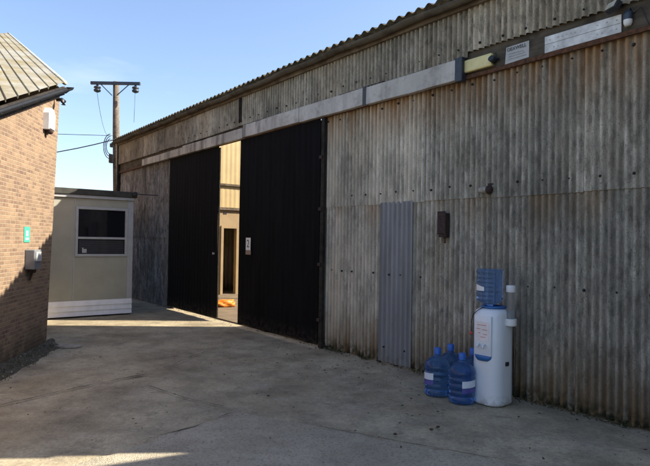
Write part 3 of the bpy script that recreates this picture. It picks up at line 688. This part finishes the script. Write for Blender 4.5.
# ---------------------------------------------------------------- brick building on the left
BB = Vector((-4.173, 8.460, 0)); AZ = radians(8)
D = Vector((sin(AZ), -cos(AZ), 0)); BN = Vector((cos(AZ), sin(AZ), 0))
def brick_mat():
    m = M('stock_brick', 0.9, spec=0.2)
    uv = m.t.nodes.new('ShaderNodeUVMap'); br = m.t.nodes.new('ShaderNodeTexBrick')
    br.inputs['Scale'].default_value = 1; br.inputs['Brick Width'].default_value = 0.155; br.inputs['Row Height'].default_value = 0.051
    br.inputs['Mortar Size'].default_value = 0.007; br.inputs['Mortar Smooth'].default_value = 0.3; br.inputs['Bias'].default_value = -0.15
    br.inputs['Color1'].default_value = (0.25, 0.172, 0.105, 1); br.inputs['Color2'].default_value = (0.15, 0.098, 0.066, 1); br.inputs['Mortar'].default_value = (0.29, 0.225, 0.155, 1)
    m.L(uv.outputs[0], br.inputs[0])
    nz = m.t.nodes.new('ShaderNodeTexNoise'); nz.inputs['Scale'].default_value = 3.3; nz.inputs['Detail'].default_value = 5; m.L(uv.outputs[0], nz.inputs[0])
    mp = m.t.nodes.new('ShaderNodeMapping'); mp.inputs['Scale'].default_value = (6.4516, 19.608, 1); m.L(uv.outputs[0], mp.inputs[0])
    wn = m.t.nodes.new('ShaderNodeTexWhiteNoise'); wn.noise_dimensions = '2D'
    # one random value per brick
    sp = m.t.nodes.new('ShaderNodeSeparateXYZ'); m.L(mp.outputs[0], sp.inputs[0])
    rowi = m.math('FLOOR', sp.outputs[1]); off = m.math('MULTIPLY', m.math('MODULO', rowi, 2), 0.5)
    ci = m.math('FLOOR', m.math('ADD', sp.outputs[0], off)); cb = m.t.nodes.new('ShaderNodeCombineXYZ'); m.L(ci, cb.inputs[0]); m.L(rowi, cb.inputs[1])
    m.L(cb.outputs[0], wn.inputs[0])
    nf = m.math('SUBTRACT', 1.0, br.outputs['Fac'])
    c = br.outputs['Color']
    c = m.mix(m.math('MULTIPLY', nf, m.rng(wn.outputs[0], 0.72, 1.0, 0, 0.7)), c, (0.11, 0.065, 0.05))
    c = m.mix(m.math('MULTIPLY', nf, m.rng(wn.outputs[0], 0.30, 0.0, 0, 0.6)), c, (0.31, 0.205, 0.125))
    c = m.mix(m.rng(nz.outputs[0], 0.4, 0.7, 0, 0.35), c, (0.17, 0.12, 0.09))
    c = m.mix(m.math('MULTIPLY', m.rng(m.noise(40, 4, 0.7), 0.5, 0.7), 0.4), c, (0.10, 0.07, 0.055))
    z = m.axis(2); c = m.mix(m.math('MULTIPLY', m.rng(z, 0.5, 0.0, 0, 0.8), m.rng(m.noise(5, 4), 0.35, 0.6)), c, (0.05, 0.045, 0.03))
    m.col(c); m.bump(m.math('ADD', m.math('MULTIPLY', br.outputs['Fac'], -1.0), m.math('MULTIPLY', m.noise(55, 4, 0.7), 0.5)), 0.8, 0.008)
    return m.m
m_brick = brick_mat()
def eave_z(s): return 3.845 - 0.378*s   # top of the wall along its face, s metres towards the camera
# the roof rises away along the ribs
rib = Vector((-0.525, 0.775, 0.35)).normalized()
ribh = Vector((rib.x, rib.y, 0)).normalized(); ribslope = rib.z/Vector((rib.x, rib.y)).length
brick = empty('brick_building', 'brick building with sloping lichened roof at the left edge of the yard', 'building', BB)
def wall_poly(name, pts_uvp, mat, th=0.22, nrm=None):
    b = BM(); uvl = b.loops.layers.uv.new('UVMap')
    V = [b.verts.new(p) for p, uv in pts_uvp]; f = b.faces.new(V)
    for lp, (p, uv) in zip(f.loops, pts_uvp): lp[uvl].uv = uv
    me = bpy.data.meshes.new(name); b.to_mesh(me); b.free(); me.materials.append(mat)
    o = bpy.data.objects.new(name, me); C.objects.link(o); o.parent = brick; return o
def sp_(s, z, o=0.0): return D*s + BN*o + Vector((0, 0, z))
SL = 7.0
lean = -0.36
zt = eave_z(lean)
bwm = BM(); uvl = bwm.loops.layers.uv.new('UVMap')
def face(pts, uvs):
    f = bwm.faces.new([bwm.verts.new(p) for p in pts])
    for lp, uv in zip(f.loops, uvs): lp[uvl].uv = uv
# yard face
pts = [(0.02, -0.25), (SL, -0.25), (SL, eave_z(SL)), (lean, zt)]
face([sp_(*p) for p in pts], pts)
# far flank, running away beneath the verge
L2 = 10.8
a0 = sp_(0.02, -0.25); a1 = sp_(lean, zt)
face([a1, a1 + ribh*L2 + Vector((0, 0, ribslope*L2)), a0 + ribh*L2, a0], [(lean, zt), (lean+L2, zt+ribslope*L2), (L2, -0.25), (0, -0.25)])
# near flank and rear
n0 = sp_(SL, -0.25); n1 = sp_(SL, eave_z(SL))
face([n0, n0 + ribh*L2, n1 + ribh*L2 + Vector((0, 0, ribslope*L2)), n1], [(0, -.25), (L2, -.25), (L2, 4), (0, eave_z(SL))])
face([a0 + ribh*L2, a1 + ribh*L2 + Vector((0, 0, ribslope*L2)), n1 + ribh*L2 + Vector((0, 0, ribslope*L2)), n0 + ribh*L2], [(0, -.25), (0, 5), (7, 4), (7, -.25)])
bmesh.ops.recalc_face_normals(bwm, faces=bwm.faces)
me = bpy.data.meshes.new('brick_wall'); bwm.to_mesh(me); bwm.free(); me.materials.append(m_brick)
o = bpy.data.objects.new('brick_wall', me); C.objects.link(o); o.parent = brick
# roof sheet
def roofmat():
    m = M('lichened_roof_sheet', 0.8, spec=0.3); n = m.noise(1.4, 5, 0.6); c = m.ramp(n, [(0.3, (0.42, 0.40, 0.33)), (0.7, (0.60, 0.585, 0.51))])
    c = m.mix(m.rng(m.noise(1.1, 5, 0.65, off=4), 0.42, 0.62, 0, 0.7), c, (0.36, 0.275, 0.09))
    c = m.mix(m.rng(m.noise(9, 5, 0.7, off=7), 0.55, 0.7, 0, 0.5), c, (0.17, 0.145, 0.07)); m.col(c); m.bump(m.noise(60, 3), 0.3, 0.004); return m.m
m_broof = roofmat()
gd = (D + Vector((0, 0, -0.378))); OV = 0.07
up = gd.cross(rib).normalized()
if up.z < 0: up = -up
b = BM(); rows = []; RLn = 11.5; n = 480
S0 = -0.36
for j in range(5):
    r_ = []
    for i in range(n+1):
        s = S0 + (SL+0.3-S0)*i/n; ph = (s-S0)/0.36 % 1
        h = 0.045*min(1, max(0, (0.5-abs(ph-0.5))/0.07))
        p = Vector((0, 0, 3.845+0.055)) + gd*s + BN*OV + rib*(RLn*j/4) + up*h
        r_.append(b.verts.new(p))
    rows.append(r_)
for a, c in zip(rows, rows[1:]):
    for i in range(n): b.faces.new((a[i], a[i+1], c[i+1], c[i]))
bmesh.ops.solidify(b, geom=b.faces[:], thickness=-0.01)
build('roof_sheet', b, m_broof, brick)
# verge flashing along the far edge
b = BM(); p0 = Vector((0, 0, 3.845+0.055)) + gd*(S0) + BN*OV
tube(b, [p0 + up*0.03, p0 + rib*RLn + up*0.03], 0.035, 8); build('verge_trim', b, m_broof, brick, True)
# fascia and gutter
b = BM()
for (s0, s1) in ((S0, SL+0.3),):
    q = [Vector((0, 0, 3.845+dz)) + gd*s + BN*o_ for s in (s0, s1) for (dz, o_) in ((-0.10, 0.03), (-0.10, 0.07), (0.03, 0.07), (0.03, 0.03))]
    V = [b.verts.new(p) for p in q]
    for k in range(4): b.faces.new((V[k], V[(k+1) % 4], V[4+(k+1) % 4], V[4+k]))
    b.faces.new(V[:4][::-1]); b.faces.new(V[4:])
build('fascia_board', b, m_post, brick)
b = BM(); rr = []
for s in (S0-0.08, SL+0.3):
    c0 = Vector((0, 0, 3.845+0.015)) + gd*s + BN*0.13
    rr.append([b.verts.new(c0 + BN*0.055*cos(a) + Vector((0, 0, 0.055*sin(a)))) for a in [pi + pi*k/10 for k in range(11)]])
for k in range(10): b.faces.new((rr[0][k], rr[0][k+1], rr[1][k+1], rr[1][k]))
b.faces.new(rr[0])
bmesh.ops.solidify(b, geom=b.faces[:], thickness=0.006)
build('gutter', b, m_pvc, brick)
b = BM()
for s in [S0+0.15+0.6*k for k in range(12)]:
    c0 = Vector((0, 0, 3.845-0.045)) + gd*s + BN*0.09; tube(b, [c0, c0 + BN*0.04 + Vector((0, 0, -0.01)), c0 + BN*0.10 + Vector((0, 0, 0.04))], 0.009, 6)
build('gutter_bracket', b, m_pvc, brick)
def bw(s, o, z): return BB + D*s + BN*o + Vector((0, 0, z))
BR = math.atan2(BN.y, BN.x) + pi/2     # local -y faces out of the brick wall
def bthing(name, label, cat, s, z): return empty(name, label, cat, bw(s, 0, z), BR)
t = bthing('alarm_box', 'white wedge-shaped alarm box high on the brick corner', 'alarm box', 0.24, 3.36)
b = BM(); P0 = [(-0.11, -0.16), (0.11, -0.16), (0.11, 0.08), (0.05, 0.16), (-0.05, 0.16), (-0.11, 0.08)]
V = [[b.verts.new((x*k, y, z*k)) for x, z in P0] for y, k in ((0, 1), (-0.08, 1), (-0.10, 0.9))]
for a, c in zip(V, V[1:]):
    for k in range(6): b.faces.new((a[k], a[(k+1) % 6], c[(k+1) % 6], c[k]))
b.faces.new(V[-1]); b.faces.new(V[0][::-1]); build('cover', b, m_white, t)
build('strobe', lathe(BM(), [(0.05, -0.162), (0.05, -0.20), (0.03, -0.215), (0, -0.217)], 0.0, -0.055, 16), m_rustdark, t, True)
t = bthing('green_sign', 'small green plate on the brick wall above the meter box', 'sign', 0.86, 1.655)
build('plate', box(BM(), -0.10, 0.10, -0.008, 0, -0.105, 0.105, 0.002), m_green, t)
b = BM(); box(b, -0.035, 0.035, -0.0095, -0.0085, -0.02, 0.05); box(b, -0.055, 0.055, -0.0095, -0.0085, -0.07, -0.045); build('pictogram', b, m_label, t)
t = bthing('meter_box', 'grey meter box fixed low on the brick wall below the green plate', 'box', 0.78, 1.32)
build('case', box(BM(), -0.13, 0.13, -0.13, 0, -0.14, 0.13, 0.012), plain('grey_meter_case', (0.16, 0.165, 0.17), 0.5, 0, 0.15, 12, 0.05), t)
b = BM(); box(b, -0.10, 0.10, -0.142, -0.131, -0.03, 0.10, 0.004); build('lid', b, m_cabtrim, t)
b = BM(); box(b, -0.05, 0.05, -0.09, -0.02, -0.19, -0.141, 0.004); tube(b, [(0, -0.05, -0.19), (0, -0.03, -0.28), (0, -0.02, -0.29)], 0.015); build('cable_gland', b, m_rustdark, t)
tag(build('wall_lamp', tube(BM(), [bw(-0.10, 0.03, 3.73), bw(-0.10, 0.11, 3.74), bw(-0.05, 0.15, 3.70), bw(-0.05, 0.15, 3.65)], [0.02, 0.03, 0.04, 0.035], 10), m_dark, None, True), 'small dark bracket lamp beneath the gutter at the brick corner', 'lamp')

# verge of soil and grit at the foot of the brick wall
b = BM(); nx, ny = 60, 10; G = []
for i in range(nx+1):
    s = -0.35 + 4.2*i/nx; wdt = 0.27*min(1, (s+0.42)/0.5) + 0.06*noise.noise(Vector((s*3, 0, 0)))
    G.append([])
    for j in range(ny+1):
        f = j/ny; p = bw(s, -0.02 + wdt*f, 0)
        h = 0.075*(1-f)**1.3*(0.7+0.6*noise.noise(p*5)) + 0.02*noise.noise(p*16) + 0.003
        G[-1].append(b.verts.new((p.x, p.y, max(-0.01, h*(1 if f < 0.95 else 0)) - (0.012 if f >= 0.95 else 0))))
for i in range(nx):
    for j in range(ny): b.faces.new((G[i][j], G[i+1][j], G[i+1][j+1], G[i][j+1]))
tag(build('soil_verge', b, m_dirt, None, True), kind='structure')
def shard(bm, p, r, flat=0.5):
    R = Matrix.Rotation(random.uniform(0, 6.28), 4, 'Z') @ Matrix.Rotation(random.uniform(-0.4, 0.4), 4, 'X')
    q = bmesh.ops.create_icosphere(bm, subdivisions=1, radius=r)['verts']
    for v in q:
        v.co = R @ Vector((v.co.x*random.uniform(0.7, 1.2), v.co.y*random.uniform(0.5, 1.0), v.co.z*flat)); v.co += Vector(p)
b = BM()
for k in range(90):
    s = random.uniform(-0.3, 3.6); o_ = abs(random.gauss(0.0, 0.26)); p = bw(s, o_+0.02, max(0.004, 0.05*(1-o_/0.4)))
    shard(b, p, random.uniform(0.004, 0.014))
tag(build('grit', b, m_stone), 'scattered grit and small stones along the foot of the brick wall', 'grit', kind='stuff')
b = BM()
for k in range(900):
    s = random.uniform(0.15, 3.6); o_ = random.uniform(0, 0.33); 
    if noise.noise(Vector((s*3, o_*4, 2))) < 0.02: continue
    p = bw(s, o_+0.02, max(0.0, 0.05*(1-o_/0.4))); a = random.uniform(0, 6.28); h = random.uniform(0.01, 0.035); w_ = 0.005
    q = Vector((cos(a), sin(a), 0))*w_; l = Vector((random.uniform(-1, 1), random.uniform(-1, 1), 0))*h*0.5
    b.faces.new([b.verts.new(p+q), b.verts.new(p-q), b.verts.new(p+l+Vector((0, 0, h)))])
tag(build('weeds', b, plain('weed_green', (0.06, 0.075, 0.025), 0.9, 0, 0.4, 8, 0)), 'thin weeds and moss growing in the soil along the brick wall', 'weeds', kind='stuff')
# grit line and moss at the foot of the shed
b = BM()
for k in range(420):
    x = random.uniform(-9, XN); 
    if -5.9 < x < -0.1 and random.random() < 0.7: continue
    p = W(x, -abs(random.gauss(0.02, 0.06)) - 0.02, 0.004); shard(b, p, random.uniform(0.004, 0.014))
tag(build('wall_grit', b, m_dirt), 'dark grit and dirt gathered along the foot of the shed wall', 'grit', kind='stuff')
b = BM()
for k in range(1500):
    x = random.choice((random.uniform(0.05, 1.3), random.uniform(1.9, XN)))
    if noise.noise(Vector((x*2.2, 3, 0))) < -0.05: continue
    p = W(x, -0.02-abs(random.gauss(0, 0.03)), abs(random.gauss(0, 0.025))); shard(b, p, random.uniform(0.004, 0.011))
tag(build('moss', b, m_moss), 'low dark green moss along the bottom edge of the corrugated sheets', 'moss', kind='stuff')
# dead leaves and bits over the yard
b = BM()
for k in range(260):
    if k < 150: p = W(random.uniform(-1, 5), -abs(random.gauss(0.5, 0.7))-0.1, 0.012)
    else: p = Vector((random.uniform(-3.5, 2), random.uniform(4, 12), 0.012))
    r = random.uniform(0.008, 0.026); a = random.uniform(0, 6.28)
    V = []
    for q in range(6):
        an = a + q*pi/3; rr_ = r*(1.0 if q % 3 == 0 else 0.55)*random.uniform(0.7, 1.1); V.append(b.verts.new(p + Vector((cos(an)*rr_, sin(an)*rr_, random.uniform(0, 0.012)))))
    b.faces.new(V)
for (qx, qy) in ((1.02, 4.95), (0.95, 4.88), (0.62, 4.75)): shard(b, (qx, qy, 0.012), 0.022)
tag(build('leaf_litter', b, m_leaf), 'dead leaves and dark bits scattered over the concrete yard', 'leaves', kind='stuff')
# flat stone by the brick corner
b = BM(); P = [(-0.20, -0.06), (-0.05, -0.13), (0.12, -0.10), (0.18, 0.02), (0.08, 0.11), (-0.12, 0.08)]
V = [[b.verts.new((x*k, y*k, z)) for x, y in P] for z, k in ((0, 1), (0.02, 0.97), (0.027, 0.85))]
for a, c in zip(V, V[1:]):
    for k in range(6): b.faces.new((a[k], a[(k+1) % 6], c[(k+1) % 6], c[k]))
b.faces.new(V[-1])
o = build('flat_stone', b, m_stone); o.location = (-3.78, 8.36, 0.0)
tag(o, 'flat irregular stone lying on the ground at the brick corner', 'stone')

# ---------------------------------------------------------------- utility pole
t = empty('utility_pole', 'leaning timber utility pole with a crossarm standing behind the cabin', 'utility pole', (-6.55, 17.8, 0))
b = BM(); tube(b, [(0, 0, -0.3), (-0.02, 0, 1.6), (-0.09, 0, 3.1), (-0.16, 0, 5.0), (-0.20, 0, 6.62)], [0.135, 0.13, 0.12, 0.105, 0.09], 16); build('pole', b, m_pole, t, True)
build('crossarm', box(BM(), -0.95, 0.62, -0.17, -0.09, 6.49, 6.585, 0.006), m_steelarm, t)
b = BM(); tube(b, [(0.25, -0.13, 6.49), (-0.12, -0.13, 6.15)], 0.015, 6); tube(b, [(-0.62, -0.13, 6.49), (-0.27, -0.13, 6.15)], 0.015, 6); build('brace', b, m_steelarm, t)
for x in (-0.74, 0.47):
    b = BM(); lathe(b, [(0, 0.0), (0.03, 0.0), (0.04, -0.03), (0.10, -0.06), (0.11, -0.10), (0.06, -0.12), (0.11, -0.16), (0.10, -0.21), (0.04, -0.24), (0, -0.245)], x, -0.13, 16)
    for v in b.verts: v.co.z += 6.48
    build('insulator', b, m_darkblue, t, True)
b = BM(); tube(b, [(0.02, -0.18, 0.1), (0.02, -0.19, 2.5), (-0.03, -0.17, 4.6), (-0.09, -0.15, 4.85)], 0.035, 8); build('cable_duct', b, m_pole, t, True)
b = BM(); box(b, -0.30, -0.19, -0.22, -0.08, 4.0, 4.28, 0.02); box(b, -0.28, -0.20, -0.2, -0.1, 4.5, 4.62, 0.01); build('junction_box', b, m_dark, t)
b = BM()
for k in range(3):
    c0 = Vector((-0.26, -0.19, 4.52)); R0 = 0.16 + 0.05*k
    tube(b, [c0 + Vector((-R0*0.8*sin(a) , -0.01*k, R0*1.5*cos(a))) for a in [pi*q/12 for q in range(13)]], 0.012, 6)
build('cable_loops', b, m_wire, t, True)
def sagline(a, c, sag, n=16):
    a = Vector(a); c = Vector(c); return [a.lerp(c, k/n) - Vector((0, 0, sag*4*(k/n)*(1-k/n))) for k in range(n+1)]
tag(build('overhead_cable', tube(BM(), sagline((-6.75, 17.6, 4.72), (-16, 18.5, 4.55), 0.55), 0.016, 6), m_wire, None, True), 'thicker lower overhead cable running left from the pole over the cabin', 'cable', 'cables strung from the pole')
tag(build('overhead_cable', tube(BM(), sagline((-6.75, 17.6, 4.86), (-16, 17.0, 5.0), 0.04), 0.009, 6), m_wire, None, True), 'thin upper overhead cable running level to the left of the pole', 'cable', 'cables strung from the pole')
tag(build('drop_wire', tube(BM(), sagline((-7.29, 17.65, 6.26), (-6.9, 17.6, 4.85), 0.25), 0.006, 5), m_wire, None, True), 'faint wire hanging from the left insulator of the utility pole', 'wire')
tag(build('drop_wire', tube(BM(), [(-6.08, 17.65, 6.25), (-6.10, 17.65, 5.3)], 0.006, 5), m_wire, None, True), 'faint wire hanging from the right insulator of the utility pole', 'wire')

# ---------------------------------------------------------------- unseen block added past the near end of the shed to shade the yard
t = empty('unseen_shade_block', 'plain flat-roofed block added out of view to shade the yard', 'building', (0, 0, 0))
e0 = Vector((2.45, 3.42, 0)); e1 = Vector((7.6, 5.93, 0)); H = 4.6
b = BM(); uvl = b.loops.layers.uv.new('UVMap')
Q = [e0, e1, e1 + Vector((2, -9, 0)), e0 + Vector((0.6, -7.5, 0))]
for i in range(4):
    a = Q[i]; c = Q[(i+1) % 4]; l = (c-a).length
    f = b.faces.new([b.verts.new(a + Vector((0, 0, -0.1))), b.verts.new(c + Vector((0, 0, -0.1))), b.verts.new(c + Vector((0, 0, H-0.15))), b.verts.new(a + Vector((0, 0, H-0.15)))])
    for lp, uv in zip(f.loops, ((0, 0), (l, 0), (l, H), (0, H))): lp[uvl].uv = uv
build('bounce_wall', b, plain('pale_bounce_wall', (0.62, 0.57, 0.48), 0.9, 0, 0.15, 2, 0.2), t)  # walls of the added block, pale to bounce light into the yard
b = BM(); V0 = [b.verts.new(p + Vector((0, 0, H-0.15))) for p in Q]; V1 = [b.verts.new(p + Vector((0, 0, H))) for p in Q]
b.faces.new(V0[::-1]); b.faces.new(V1)
for k in range(4): b.faces.new((V0[k], V0[(k+1) % 4], V1[(k+1) % 4], V1[k]))
build('roof', b, m_cabroof, t)
